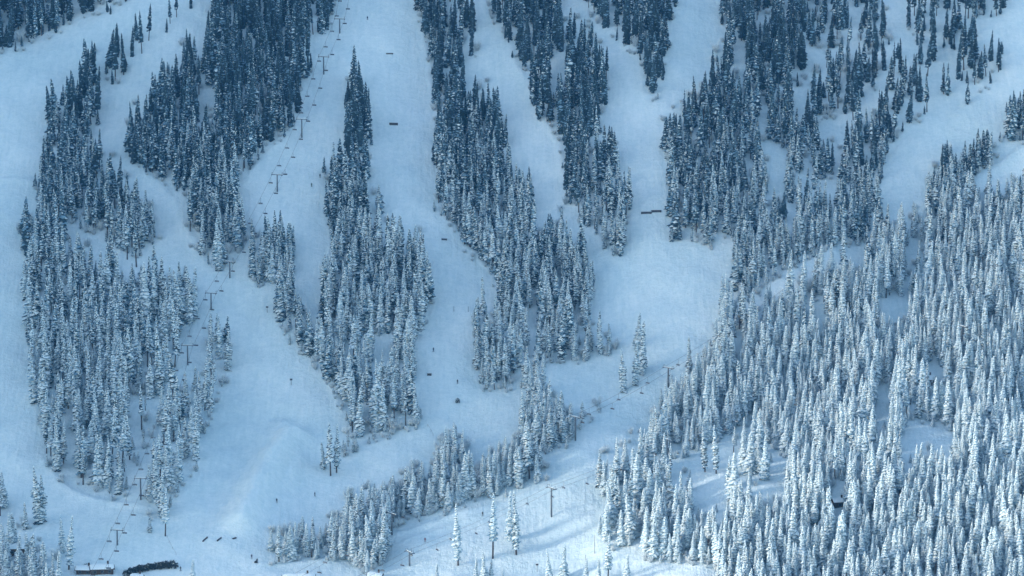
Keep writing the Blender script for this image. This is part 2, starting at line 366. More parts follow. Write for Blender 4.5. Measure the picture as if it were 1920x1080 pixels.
# ------------------------------------------------------------------ where the forest stands (outlines of the stands as seen)
# name phrase, outline, px2 per tree, (hmin, hmax), snow shift, shrub density
STANDS = [
 ('top left corner stand', [(-30,-60),(133,-60),(136,40),(110,62),(72,72),(35,95),(-30,103)], 190, (58,80), 0, .5),
 ('strip of trees on the upper left edge', [(142,-60),(243,-60),(238,2),(215,18),(190,28),(165,33),(148,32)], 200, (50,75), 0, .3),
 ('small upper left clump', [(199,60),(207,48),(219,45),(226,88),(239,98),(236,128),(220,150),(203,158),(196,120)], 190, (60,85), 0, .1),
 ('small grove above the left forest', [(155,85),(175,78),(187,130),(188,190),(183,230),(168,240),(160,200),(150,150)], 170, (60,90), 0, .5),
 ('dark upper part of the left forest', [(93,165),(128,112),(140,120),(155,150),(168,215),(172,262),(182,245),(202,262),(215,292),(242,295),(246,340),(268,325),(287,365),(292,440),(262,486),(210,458),(150,428),(95,402),(68,380),(62,320),(78,290),(82,240),(95,225)], 175, (60,82), 0, .5),
 ('left forest beside the wide run', [(33,375),(60,380),(95,408),(140,440),(210,468),(262,500),(285,470),(305,430),(322,512),(345,495),(357,478),(370,520),(368,580),(355,630),(332,640),(330,705),(300,745),(262,750),(243,790),(244,870),(232,935),(215,938),(180,915),(150,912),(110,895),(86,862),(82,805),(64,782),(60,720),(50,640),(44,560),(42,470),(33,430)], 190, (68,98), 0, .7),
 ('lift-side strip of the left forest', [(392,575),(412,570),(435,622),(438,680),(422,712),(400,762),(388,795),(372,825),(368,882),(345,895),(322,940),(300,985),(282,975),(268,938),(270,880),(300,790),(332,735),(350,700),(378,680)], 200, (62,92), 0.02, .7),
 ('thin middle of the left forest', [(262,690),(330,690),(330,740),(290,800),(255,870),(240,800)], 800, (50,90), 0, 1.2),
 ('big dark stand left of the upper lift', [(404,-60),(590,-60),(588,60),(590,100),(580,140),(562,160),(560,210),(540,250),(515,262),(495,280),(485,305),(460,325),(448,332),(440,352),(400,365),(350,360),(320,346),(285,326),(255,312),(243,296),(237,270),(236,230),(245,200),(262,160),(285,150),(298,118),(325,95),(350,62),(378,55),(398,0)], 175, (58,82), 0, .7),
 ('strip beside the top lift towers', [(595,-60),(640,-60),(626,25),(612,62),(600,68),(592,30)], 190, (58,75), 0, .2),
 ('lower tip of the stand left of the lift', [(352,360),(440,352),(458,365),(468,400),(470,440),(455,462),(436,490),(412,512),(392,498),(372,470),(348,452),(345,400)], 190, (62,84), 0, .5),
 ('wedge of spruces beside the midway tower', [(462,470),(474,415),(490,440),(500,405),(515,403),(526,395),(542,425),(553,428),(554,482),(546,520),(530,524),(505,535),(487,540),(470,520)], 115, (52,92), 0, .4),
 ('grove below the midway wedge', [(518,525),(552,515),(558,545),(577,560),(585,600),(600,640),(598,690),(580,680),(555,650),(535,625),(520,600)], 130, (48,80), 0, .5),
 ('narrow stand between lift and centre run', [(643,145),(655,82),(664,84),(676,125),(692,130),(697,190),(697,250),(690,300),(686,350),(688,440),(622,440),(610,400),(606,340),(607,270),(615,258),(630,262),(648,228),(643,180)], 180, (62,90), 0, .3),
 ('middle stand left of the centre run', [(700,355),(712,348),(717,405),(745,408),(768,420),(792,412),(797,460),(812,500),(820,545),(806,592),(786,625),(772,640),(735,632),(695,620),(640,600),(605,592),(594,560),(594,500),(606,483),(625,470),(624,440),(690,420)], 175, (66,88), 0, .6),
 ('lower stand left of the centre run', [(590,590),(640,605),(692,600),(700,665),(720,690),(735,635),(772,640),(776,700),(792,738),(792,785),(775,806),(735,812),(690,828),(660,815),(645,775),(625,735),(600,700),(592,650)], 215, (64,92), 0, .8),
 ('ragged brushy end of the lower centre stand', [(640,800),(700,790),(760,800),(740,815),(690,835),(640,858),(630,840)], 190, (18,42), 0.05, 1.2),
 ('top of the long central stand', [(765,-60),(880,-60),(890,20),(900,72),(896,108),(860,150),(815,160),(803,110),(797,65),(785,35)], 190, (56,78), 0, .6),
 ('long central stand', [(812,150),(860,140),(905,125),(930,158),(944,190),(952,240),(958,318),(990,302),(998,350),(1000,400),(1012,425),(1022,395),(1032,388),(1042,412),(1053,374),(1064,425),(1092,428),(1105,455),(1119,500),(1117,552),(1090,590),(1000,620),(940,600),(925,560),(922,500),(900,490),(870,465),(858,430),(835,405),(814,390),(813,320),(816,250),(810,190)], 172, (60,84), 0, .7),
 ('lower end of the long central stand', [(890,560),(940,590),(1000,610),(1095,580),(1138,570),(1156,592),(1163,640),(1146,668),(1090,678),(1020,682),(1008,712),(990,726),(965,722),(930,740),(896,732),(888,690),(894,650),(886,600)], 160, (42,85), .02, .9),
 ('stand right of the centre run', [(903,-60),(1046,-60),(1050,15),(1085,25),(1104,30),(1112,60),(1132,60),(1145,80),(1146,120),(1140,170),(1133,200),(1140,232),(1156,262),(1175,300),(1186,350),(1180,405),(1170,440),(1165,487),(1140,470),(1112,432),(1088,420),(1080,380),(1060,370),(1055,310),(1045,258),(1020,228),(1003,225),(994,160),(978,118),(957,100),(953,70),(930,55),(918,15)], 190, (58,82), 0, .5),
 ('thin stand on the upper right run', [(1083,-60),(1273,-60),(1265,45),(1256,72),(1250,112),(1240,160),(1230,188),(1215,186),(1212,130),(1190,98),(1160,80),(1130,48),(1105,28)], 200, (52,75), 0, .5),
 ('dense left part of the upper right forest', [(1346,-60),(1480,-60),(1500,60),(1480,150),(1560,200),(1560,330),(1500,345),(1400,400),(1378,430),(1355,452),(1332,466),(1305,452),(1275,456),(1254,450),(1255,345),(1250,300),(1241,250),(1238,196),(1250,192),(1268,190),(1285,165),(1310,148),(1332,105),(1342,70),(1356,55),(1352,25)], 192, (50,80), .03, 1.6),
 ('open middle of the upper right forest', [(1480,-60),(1625,-60),(1675,8),(1675,62),(1655,92),(1660,110),(1640,150),(1660,300),(1655,340),(1600,352),(1545,340),(1545,200),(1480,150)], 262, (50,78), .03, 1.4),
 ('scattered right fringe of the upper right forest', [(1600,85),(1650,95),(1690,90),(1712,95),(1745,140),(1740,205),(1700,238),(1672,262),(1660,300),(1630,300),(1600,200)], 520, (50,72), 0, .2),
 ('scattered trees at the top right', [(1700,-50),(1800,-50),(1830,20),(1835,70),(1828,160),(1805,150),(1790,90),(1760,85),(1735,118),(1715,60),(1702,50)], 340, (50,78), 0, .1),
 ('trees on the top right skyline', [(1795,-60),(1893,-60),(1888,20),(1862,35),(1830,20),(1800,20)], 260, (40,60), 0, .1),
 ('small far right group of dark trees', [(1828,85),(1850,80),(1880,78),(1880,120),(1860,140),(1852,170),(1836,165)], 330, (42,62), 0, .1),
 ('clump at the right edge above the catwalk', [(1872,228),(1882,176),(1900,172),(1960,160),(1960,268),(1890,268),(1870,262)], 140, (45,82), .05, .3),
 ('hillock of trees beside the catwalk', [(1735,350),(1738,330),(1760,285),(1770,265),(1795,262),(1812,272),(1828,248),(1866,244),(1873,290),(1852,320),(1810,345),(1790,365),(1765,385),(1738,375)], 105, (35,66), .05, .8),
 ('thin trees below the upper right forest', [(1360,400),(1500,345),(1640,345),(1640,400),(1500,430),(1400,450),(1372,450)], 330, (45,70), .05, .5),
 ('forest edge above the catwalk', [(1350,600),(1352,525),(1372,500),(1378,460),(1405,435),(1470,430),(1500,400),(1560,395),(1605,375),(1650,372),(1660,390),(1700,385),(1740,380),(1760,400),(1700,440),(1620,455),(1560,462),(1470,510),(1395,555),(1385,590)], 200, (55,75), .06, .7),
 ('small trees along the catwalk', [(1385,590),(1390,520),(1480,440),(1640,425),(1650,470),(1590,520),(1500,580),(1420,640)], 260, (22,50), .10, .6),
 ('big right-hand forest', [(1740,380),(1790,372),(1830,352),(1875,330),(1960,312),(1960,860),(1800,840),(1790,800),(1700,785),(1690,840),(1660,880),(1570,900),(1545,925),(1475,900),(1470,850),(1440,825),(1400,800),(1350,820),(1290,862),(1235,850),(1210,800),(1240,720),(1285,690),(1320,655),(1325,620),(1352,595),(1400,590),(1430,560),(1500,520),(1575,480),(1600,460),(1700,440)], 112, (40,86), .22, .9),
 ('forest wedge below the right-hand lift', [(1118,870),(1124,842),(1160,822),(1176,795),(1205,800),(1240,800),(1250,870),(1293,870),(1297,945),(1285,960),(1215,975),(1190,1010),(1150,1035),(1125,1000),(1122,970),(1132,940),(1125,900)], 195, (60,92), .12, .5),
 ('sunlit forest in the lower right corner', [(1210,985),(1230,962),(1290,955),(1370,940),(1430,925),(1480,905),(1545,925),(1575,905),(1660,885),(1700,850),(1725,828),(1780,845),(1800,790),(1960,840),(1960,1200),(1350,1200),(1342,1062),(1262,1052),(1206,1056)], 112, (42,90), .30, .5),
 ('trees in the clearing of the right-hand forest', [(1365,810),(1440,810),(1448,850),(1440,900),(1400,910),(1368,925)], 300, (50,90), .12, .8),
 ('lower left corner stand', [(-30,990),(60,1000),(85,1010),(108,1022),(112,1180),(-30,1180)], 175, (55,85), .06, .8),
 ('left edge group above the corner stand', [(-30,885),(16,888),(22,955),(35,965),(60,960),(60,990),(-30,990)], 230, (55,85), .04, 1.0),
 ('west end of the lower band of trees', [(500,1055),(503,1000),(515,980),(532,992),(560,970),(577,965),(592,980),(622,950),(642,955),(652,918),(690,905),(712,908),(728,960),(728,1000),(726,1055),(690,1075),(655,1052),(610,1045),(560,1050)], 80, (40,88), .05, 1.0),
 ('middle of the lower band of trees', [(715,960),(712,905),(736,890),(757,880),(780,852),(802,882),(815,842),(836,790),(860,795),(876,830),(882,858),(905,855),(930,822),(962,820),(975,795),(1005,850),(1032,872),(1025,895),(980,910),(930,932),(880,940),(830,962),(790,967),(752,985),(725,1000)], 88, (38,88), .05, 1.6),
 ('east end of the lower band of trees', [(972,800),(975,745),(986,738),(1005,720),(1020,700),(1042,738),(1062,742),(1076,772),(1090,730),(1106,728),(1117,735),(1126,765),(1115,790),(1086,805),(1075,825),(1045,842),(1010,850)], 95, (48,88), .05, 1.0),
 ('pair of groups on the run between the stands', [(1160,735),(1163,665),(1182,650),(1195,610),(1210,620),(1216,690),(1195,715)], 330, (60,85), .1, .3),
]
# lone trees: x, y of the foot, height in px, prototype variant (3 = bare lower trunk), label
LONE = [
 (279,76,70,3,'tall dark spruce standing alone near the upper left run'),
 (257,76,52,1,'dark spruce left of the lone tall spruce at upper left'),
 (266,100,80,3,'bare-stemmed dark spruce in front of the pair at upper left'),
 (248,104,56,0,'slim dark spruce downhill of the upper left pair'),
 (232,140,78,2,'dark spruce standing just right of the small upper left clump'),
 (118,196,38,0,'short dark spruce left of the tip of the left forest'),
 (312,60,26,0,'small dark sapling high on the upper left run'),
 (319,44,48,3,'thin dark tree at the top edge above the upper left run'),
 (331,32,60,3,'thin bare-stemmed tree at the top edge'),
 (358,14,40,0,'short tree at the top edge between two stands'),
 (893,616,58,0,'small frosted spruce at the left corner of the central stand'),
 (906,590,74,0,'slim snowy spruce leaning out on the centre run'),
 (718,722,66,1,'dark-bottomed spruce alone in the gap of the lower centre stand'),
 (607,879,52,0,'small snowy spruce beside the dark pair on the wide run'),
 (620,892,100,3,'tall spruce with dark trunk, left of the pair on the wide run'),
 (631,886,92,2,'tall spruce with dark trunk, right of the pair on the wide run'),
 (1168,735,82,1,'snowy spruce at the left of the group on the right-hand run'),
 (1190,722,80,1,'middle spruce of the group on the right-hand run'),
 (1203,700,102,0,'tallest pointed spruce of the group on the right-hand run'),
 (1292,696,66,0,'slim spruce standing out on the run left of the big right forest'),
 (859,1060,118,2,'tall snowy spruce with bare foot, first left on the lower piste'),
 (924,1047,124,3,'tall snowy spruce on a long bare trunk on the lower piste'),
 (956,1012,92,0,'shorter of the twin snowy spruces on the lower piste'),
 (968,1040,120,2,'taller of the twin snowy spruces on the lower piste'),
 (1031,1094,66,0,'snow-white spruce pair at the bottom edge, left one'),
 (1056,1092,74,1,'snow-white spruce at the bottom edge with broad skirt'),
 (1098,1100,56,0,'pale spruce tip at the bottom edge left of the lit patch'),
 (1122,1096,52,0,'narrow pale spruce tip at the bottom edge of the lit patch'),
 (1140,1092,90,3,'tall snow-white spruce beside the marker pole'),
 (1175,1092,54,1,'small spruce standing in the sunlit patch at the bottom'),
 (818,1096,40,0,'pale spruce tip at the bottom edge left of the lone spruces'),
 (890,1100,56,0,'first of three pale tips below the lone spruces'),
 (908,1100,68,1,'second of three pale tips below the lone spruces'),
 (920,1096,50,0,'third of three pale tips below the lone spruces'),
 (941,1098,34,0,'tiny pale spruce tip at the bottom edge'),
 (74,982,112,1,'massive snowy spruce alone beside the lower left corner'),
 (79,978,90,1,'spruce fused to the right side of the massive corner spruce'),
 (118,1036,72,0,'slim snowy spruce, left of the pair by the corner stand'),
 (129,1068,104,2,'tall thin spruce, right of the pair by the corner stand'),
 (48,992,52,0,'short snowy spruce on a small mound at lower left'),
 (361,1098,50,1,'small pointed spruce alone at the bottom edge'),
 (281,998,34,0,'tiny spruce at the foot of the lift-side strip'),
 (310,1005,90,3,'bare-trunked spruce at the foot of the lift-side strip'),
 (1595,194,52,0,'dark spruce in the open snow of the upper right forest'),
 (1813,195,50,0,'dark lone spruce on the open slope at upper right'),
 (1769,176,58,2,'left dark spruce of a close pair at upper right'),
 (1776,178,60,0,'right dark spruce of a close pair at upper right'),
 (1750,115,88,1,'dark spruce hanging below the top right scattering'),
 (1797,146,76,0,'long dark spruce at the tip of the top right scattering'),
 (1872,135,58,3,'outermost dark spruce of the top right scattering'),
 (1712,160,60,0,'dark spruce on the right fringe near the bare slope'),
 (1697,155,52,0,'dark spruce left of the leaning one on the right fringe'),
 (1738,210,74,3,'bare-stemmed dark spruce at the rim of the open slope'),
 (1676,258,70,3,'dark spruce at the lower rim of the open slope'),
 (1365,925,70,1,'snowy spruce standing at the left foot of the clearing'),
 (1368,945,40,0,'small dark-footed spruce below the clearing group'),
 (1322,885,86,2,'left snowy spruce of the pair in the clearing'),
 (1343,888,92,2,'right snowy spruce of the pair in the clearing'),
 (1124,914,72,1,'dark spruce at the left corner of the wedge below the lift'),
 (1124,1003,40,0,'little dark spruce beside the marker pole'),
]

def inpoly(x, y, poly):
    x = np.asarray(x, float); y = np.asarray(y, float); r = np.zeros(x.shape, bool); j = len(poly) - 1
    for i in range(len(poly)):
        xi, yi = poly[i]; xj, yj = poly[j]
        c = ((yi > y) != (yj > y)) & (x < (xj - xi) * (y - yi) / (yj - yi + 1e-9) + xi)
        r ^= c; j = i
    return r
def snow_level(px, py, shift):
    s = np.interp(py, [0, 200, 350, 500, 650, 800, 1000], [.08, .16, .34, .54, .66, .74, .80])
    return s + shift
UN = np.zeros((1300, 2160), bool)      # all stands together, 60 px margin, rows from -160
_yy, _xx = np.mgrid[-160:1140, -60:2100]
for _s in STANDS:
    P = np.array(_s[1], float); a, b = int(max(-60, P[:, 0].min())), int(P[:, 0].max()) + 1; c, d_ = int(max(-160, P[:, 1].min())), int(min(1139, P[:, 1].max())) + 1
    UN[c + 160:d_ + 160, a + 60:b + 60] |= inpoly(_xx[c + 160:d_ + 160, a + 60:b + 60], _yy[c + 160:d_ + 160, a + 60:b + 60], _s[1])
CLEAR = [[(1395,572),(1470,516),(1560,463),(1600,452),(1640,445),(1640,456),(1590,476),(1505,520),(1445,556),(1405,590)],
 [(1583,468),(1618,460),(1622,492),(1602,505)], [(1688,468),(1728,458),(1732,488),(1700,502)], [(1636,568),(1702,556),(1716,592),(1676,604)],
 [(1510,566),(1540,556),(1548,590),(1518,600)], [(1374,620),(1390,618),(1394,660),(1376,660)], [(1636,728),(1668,724),(1674,780),(1636,780)],
 [(1756,738),(1786,734),(1788,760),(1760,762)], [(1714,688),(1760,686),(1760,716),(1716,718)],
 [(1552,915),(1580,905),(1585,958),(1556,962)],
 [(1505,92),(1547,90),(1548,126),(1510,128)], [(1374,84),(1396,86),(1396,130),(1378,128)], [(1486,148),(1512,150),(1512,212),(1490,210)],
 [(1535,218),(1577,222),(1576,264),(1538,262)], [(1612,160),(1645,165),(1645,205),(1616,200)], [(1438,298),(1472,300),(1472,380),(1442,376)],
 [(1498,308),(1522,310),(1522,345),(1500,345)], [(1545,325),(1562,325),(1565,372),(1548,370)], [(1420,200),(1440,200),(1442,250),(1424,250)],
 [(1592,15),(1610,15),(1612,100),(1596,100)], [(1030,98),(1058,98),(1058,132),(1034,130)], [(866,78),(884,80),(884,118),(868,116)], [(375,165),(400,168),(402,205),(380,200)],
 [(985,592),(1002,592),(1002,670),(988,668)], [(118,790),(140,800),(140,850),(120,840)]]
for P_ in CLEAR:
    P = np.array(P_, float); a, b = int(P[:, 0].min()), int(P[:, 0].max()) + 1; c, d_ = int(P[:, 1].min()), int(P[:, 1].max()) + 1
    UN[c + 160:d_ + 160, a + 60:b + 60] &= ~inpoly(_xx[c + 160:d_ + 160, a + 60:b + 60], _yy[c + 160:d_ + 160, a + 60:b + 60], P_)
def inun(x, y):
    xi = np.clip((x + 60).astype(int), 0, 2159); yi = np.clip((y + 160).astype(int), 0, 1299)
    return UN[yi, xi] | (y < -58)
_ck = [(rng.uniform(0, 6.28), rng.uniform(22, 60), rng.uniform(0, 6.28)) for _ in range(9)]
def clump(x, y):
    v = 0
    for a, wl, p in _ck: v = v + np.sin((x * math.cos(a) * 1.3 + y * math.sin(a) * .8) * 6.283 / wl + p)
    return v / 2.1
rec = []      # px, py, h_px, snow, width, variant, stand index, lone label index
shr = []      # shrub px, py, size
for si, (nm, poly, area, (h0, h1), sh, bd) in enumerate(STANDS):
    P = np.array(poly, float); x0, y0 = P.min(0); x1, y1 = P.max(0)
    cell = math.sqrt(area * (1.0 + .40 * (np.mean(P[:, 1]) > 600))); cw, ch = cell * .82, cell / .82
    gx, gy = np.meshgrid(np.arange(x0 - cw, x1 + cw, cw), np.arange(y0, y1 + 60, ch))
    gx = gx + (np.arange(gx.shape[0])[:, None] % 2) * cw * .5
    gx = (gx + rng.uniform(-.48, .48, gx.shape) * cw).ravel(); gy = (gy + rng.uniform(-.48, .48, gy.shape) * ch).ravel()
    hh = rng.uniform(0, 1, gx.shape) ** .95 * (h1 - h0) + h0
    # a fifth are smaller understorey trees
    small = rng.uniform(0, 1, gx.shape) < .18
    hh = np.where(small, hh * rng.uniform(.35, .7, gx.shape), hh)
    hh = np.where(rng.uniform(0, 1, gx.shape) < .05, hh * 1.22, hh)
    ok = inpoly(gx, gy, poly) & inun(gx, gy - hh * .86) & inun(gx, gy - hh * .65) & inun(gx, gy - hh * .4) & inun(gx, gy - hh * .2)
    if 'right-hand forest' in nm or 'sunlit' in nm or 'catwalk' in nm: ok = inpoly(gx, gy, poly) & inun(gx, gy - hh * .86) & inun(gx, gy - hh * .3) & (inun(gx, gy) | (gy > 1100)) & (clump(gx, gy) > -1.5)
    elif 'band' in nm: pass
    elif area >= 300: ok = inpoly(gx, gy, poly) & inun(gx, gy - hh * .55) & (clump(gx, gy) > -1.1)
    else: ok &= clump(gx, gy) + rng.normal(0, .35, gx.shape) > (-.85 if 'upper right' in nm else -.95)
    ok &= inun(gx, gy) | (gy > 1100)
    for x, y, h in zip(gx[ok], gy[ok], hh[ok]):
        rec.append([x, y, h, snow_level(x, y, sh) + rng.normal(0, .10), rng.uniform(.88, 1.25), int(rng.choice(NV, p=[.23, .20, .16, .12, .12, .12, .05])), si, -1])
    nb = int(ok.sum() * bd * .55)
    if nb:
        bx_ = rng.uniform(x0, x1, nb * 6); by_ = rng.uniform(y0, y1, nb * 6)
        k = inpoly(bx_, by_, poly) & inpoly(bx_, by_ - 8, poly) & inun(bx_, by_)
        for x, y in list(zip(bx_[k], by_[k]))[:nb]: shr.append((x, y, rng.uniform(.6, 1.15)))
    # brush and saplings along the foot of the stand
    for (xa, ya), (xb, yb) in zip(poly, poly[1:] + poly[:1]):
        Ls = math.hypot(xb - xa, yb - ya)
        for _ in range(int(Ls / 9)):
            t = rng.uniform(); x = xa + (xb - xa) * t + rng.normal(0, 4); y = ya + (yb - ya) * t + rng.normal(0, 4)
            if not (-20 < x < 1940 and -20 < y < 1110): continue
            if inun(np.array([x]), np.array([y - 14.]))[0] and not inun(np.array([x]), np.array([y + 8.]))[0]:
                if rng.uniform() < .62: shr.append((x, y, rng.uniform(.35, .8)))
                else: rec.append([x, y, rng.uniform(10, 30), snow_level(x, y, sh), rng.uniform(.8, 1.1), int(rng.choice([0, 1, 2])), si, -1])
for li, (x, y, h, v, lab) in enumerate(LONE):
    rec.append([x, y, h, snow_level(x, y, .04 + (.12 if x > 840 and y > 950 else 0)), .95, v, -1, li])
n = len(rec)
A = np.array([r[:8] for r in rec], float)
G = ground(A[:, 0], A[:, 1], terr)
dep = (G - CAM) @ FWD
M = dep * TX / 960.0 / math.cos(PITCH)
hm = A[:, 2] * M                        # height in metres
scz = hm / 20.0
scx = scz ** .6 * A[:, 4] * np.interp(A[:, 1], [0, 400, 1000], [.92, 1.03, 1.26])
lev = np.clip(A[:, 3], 0, .999)
LE = np.array([.18, .39, .62, .84])
lvi = np.searchsorted(LE, lev)
idx = (lvi * NV + A[:, 5]).astype(int)
rz = rng.uniform(0, 6.283, n); tx = rng.normal(0, .04, n); ty = rng.normal(0, .04, n)
print('TREES', n, 'SHRUBS', len(shr))

# which trees show largest: paint them near to far into a small id buffer
BW, BH = 960, 540
buf = np.full((BH, BW), -1, int); vis = np.zeros(n)
for i in np.argsort(dep):
    cx, yb, h = A[i, 0] / 2, A[i, 1] / 2, A[i, 2] / 2
    hw = max(1.0, 2.0 * scx[i] / M[i] / 2)
    ya, yz = int(max(0, yb - h)), int(min(BH, yb))
    c = 0
    for yy in range(ya, yz):
        wv = hw * min(1, (yy - (yb - h)) / (h * .6) + .1)
        a, b = int(max(0, cx - wv)), int(min(BW, cx + wv + 1))
        if b <= a: continue
        row = buf[yy, a:b]; free = row < 0; c += int(free.sum()); row[free] = i
    vis[i] = c
lone = A[:, 7] >= 0
score = vis + lone * 1e6
order = np.argsort(-score)
NI = 298
ind = [int(i) for i in order[:NI] if vis[i] > 6 or lone[i]]
single = np.zeros(n, bool); single[ind] = True

# ------------------------------------------------------------------ ground and forest mass
build_ground(M_GROUND)

# air between the camera and the far slope
hb = MB(); hb.box((0, -150, 350), (7800, 8000, 1500))
hm_, ht_, hp_ = new_mat('haze'); ht_.nodes.remove(hp_)
pv = N(ht_, 'ShaderNodeVolumePrincipled'); pv.inputs['Color'].default_value = (.10, .45, 1.0, 1); pv.inputs['Density'].default_value = HAZE
pv.inputs['Anisotropy'].default_value = .3
ht_.links.new(pv.outputs[0], [n_ for n_ in ht_.nodes if n_.type == 'OUTPUT_MATERIAL'][0].inputs['Volume'])
hz = link('haze', hb.mesh('haze', hm_)); hz['kind'] = 'stuff'; hz['label'] = 'thin blue mountain haze filling the air over the slope'

def scatter(name, pts, rot, scl, ids, coll, label, cat):
    me = bpy.data.meshes.new(name); me.vertices.add(len(pts)); me.vertices.foreach_set('co', np.asarray(pts, float).ravel())
    a = me.attributes.new('kind_index', 'INT', 'POINT'); a.data.foreach_set('value', np.asarray(ids, np.int32))
    a = me.attributes.new('turn', 'FLOAT_VECTOR', 'POINT'); a.data.foreach_set('vector', np.asarray(rot, float).ravel())
    a = me.attributes.new('size', 'FLOAT_VECTOR', 'POINT'); a.data.foreach_set('vector', np.asarray(scl, float).ravel())
    o = link(name, me); o['kind'] = 'stuff'; o['label'] = label; o['category'] = cat
    gt = bpy.data.node_groups.new(name, 'GeometryNodeTree')
    gt.interface.new_socket('Geometry', in_out='INPUT', socket_type='NodeSocketGeometry')
    gt.interface.new_socket('Geometry', in_out='OUTPUT', socket_type='NodeSocketGeometry')
    gi = gt.nodes.new('NodeGroupInput'); go = gt.nodes.new('NodeGroupOutput')
    ip = gt.nodes.new('GeometryNodeInstanceOnPoints'); ci = gt.nodes.new('GeometryNodeCollectionInfo')
    ci.inputs['Collection'].default_value = coll; ci.inputs['Separate Children'].default_value = True
    ci.inputs['Reset Children'].default_value = True
    mp_ = gt.nodes.new('GeometryNodeMeshToPoints')
    L = gt.links.new
    L(gi.outputs[0], mp_.inputs['Mesh']); L(mp_.outputs[0], ip.inputs['Points']); L(ci.outputs[0], ip.inputs['Instance'])
    ip.inputs['Pick Instance'].default_value = True
    def attr(nm, dt):
        k = gt.nodes.new('GeometryNodeInputNamedAttribute'); k.data_type = dt; k.inputs['Name'].default_value = nm; return k.outputs[0]
    L(attr('kind_index', 'INT'), ip.inputs['Instance Index'])
    e2r = gt.nodes.new('FunctionNodeEulerToRotation'); L(attr('turn', 'FLOAT_VECTOR'), e2r.inputs[0]); L(e2r.outputs[0], ip.inputs['Rotation'])
    L(attr('size', 'FLOAT_VECTOR'), ip.inputs['Scale'])
    L(ip.outputs[0], go.inputs[0])
    md = o.modifiers.new('scatter', 'NODES'); md.node_group = gt
    return o
rest = ~single
scatter('conifer_forest', G[rest], np.stack([tx, ty, rz], 1)[rest], np.stack([scx, scx, scz], 1)[rest], idx[rest], pcol,
        'snow-dusted spruce forest standing in long wedges between the ski runs', 'forest')
S = np.array(shr); SG = ground(S[:, 0], S[:, 1], terr); ns = len(S)
scatter('frosted_thicket', SG, np.stack([np.zeros(ns), np.zeros(ns), rng.uniform(0, 6.28, ns)], 1),
        np.stack([S[:, 2] * 1.1, S[:, 2] * 1.1, S[:, 2] * .95], 1), rng.integers(0, 3, ns), scol,
        'frosted leafless brush growing low among and below the spruces', 'brush')

# ------------------------------------------------------------------ the trees that show largest, each a thing
def size_word(i):
    h = A[i, 2]
    return 'towering' if h > 95 else 'tall' if h > 78 else 'mid-sized' if h > 58 else 'short'
def snow_word(i):
    return ['dark', 'lightly dusted', 'frosted', 'snowy', 'snow-laden'][int(lvi[i])]
def shape_word(i):
    v = int(A[i, 5])
    return ['slender', 'full', 'gappy', 'bare-stemmed', 'broad', 'bushy', 'half-dead'][v]
SHORT = ['top left corner stand', 'upper left edge strip', 'small upper left clump', 'grove above left forest', 'dark upper left forest',
         'big left forest', 'lift-side left forest strip', 'thin left forest middle', 'big dark upper stand', 'top lift tower strip',
         'tip left of the lift', 'midway tower spruce wedge', 'grove below midway wedge', 'narrow upper centre-left stand', 'middle centre-left stand',
         'lower centre-left stand', 'brushy centre-left stand end', 'central stand top', 'long central stand', 'central stand lower end',
         'stand right of centre run', 'thin upper right stand', 'dense upper right forest', 'open upper right forest', 'upper right forest fringe',
         'top right scattered trees', 'top right skyline trees', 'far right dark group', 'right edge clump', 'catwalk hillock trees',
         'thin mid-right trees', 'forest above the catwalk', 'catwalk small trees', 'big right-hand forest', 'wedge below right lift', 'sunlit lower right forest',
         'right clearing trees', 'lower left corner stand', 'lower left edge group', 'lower band west end', 'lower band middle', 'lower band east end',
         'right run tree group']
assert len(SHORT) == len(STANDS)
labels = {}
groups = {}
for i in ind:
    if lone[i]: labels[i] = LONE[int(A[i, 7])][4]; continue
    si = int(A[i, 6]); P = np.array(STANDS[si][1], float); x0, y0 = np.maximum(P.min(0), 0); x1, y1 = np.minimum(P.max(0), [1920, 1080])
    u, v = (A[i, 0] - x0) / (x1 - x0), (A[i, 1] - y0) / (y1 - y0)
    col_ = 'left' if u < .33 else 'right' if u > .67 else 'middle'
    row_ = 'upper' if v < .45 else 'lower' if v > .78 else 'central'
    pos = {('middle', 'central'): 'heart'}.get((col_, row_), '%s %s' % (row_, col_))
    groups.setdefault((si, pos, size_word(i), snow_word(i), shape_word(i)), []).append(i)
ORD = ['leftmost', 'second from left', 'third from left', 'fourth from left', 'fifth from left', 'sixth from left', 'seventh from left', 'eighth from left']
for (si, pos, a, b, c), L_ in groups.items():
    L_.sort(key=lambda k: A[k, 0])
    for k, i in enumerate(L_):
        s_ = '%s %s %s spruce, %s of the %s' % (a, c, b, pos, SHORT[si])
        if len(L_) > 1: s_ += ', ' + (ORD[k] if k < 8 else 'rightmost')
        labels[i] = s_
for i in ind:
    tm, cm, jm = protos[idx[i]]
    o = empty('spruce_tree', G[i], 0, labels[i], 'tree', 'spruce trees on the ski slope')
    o.rotation_euler = (tx[i], ty[i], rz[i]); o.scale = (scx[i], scx[i], scz[i])
    link('trunk', tm, o); link('crown', cm, o)

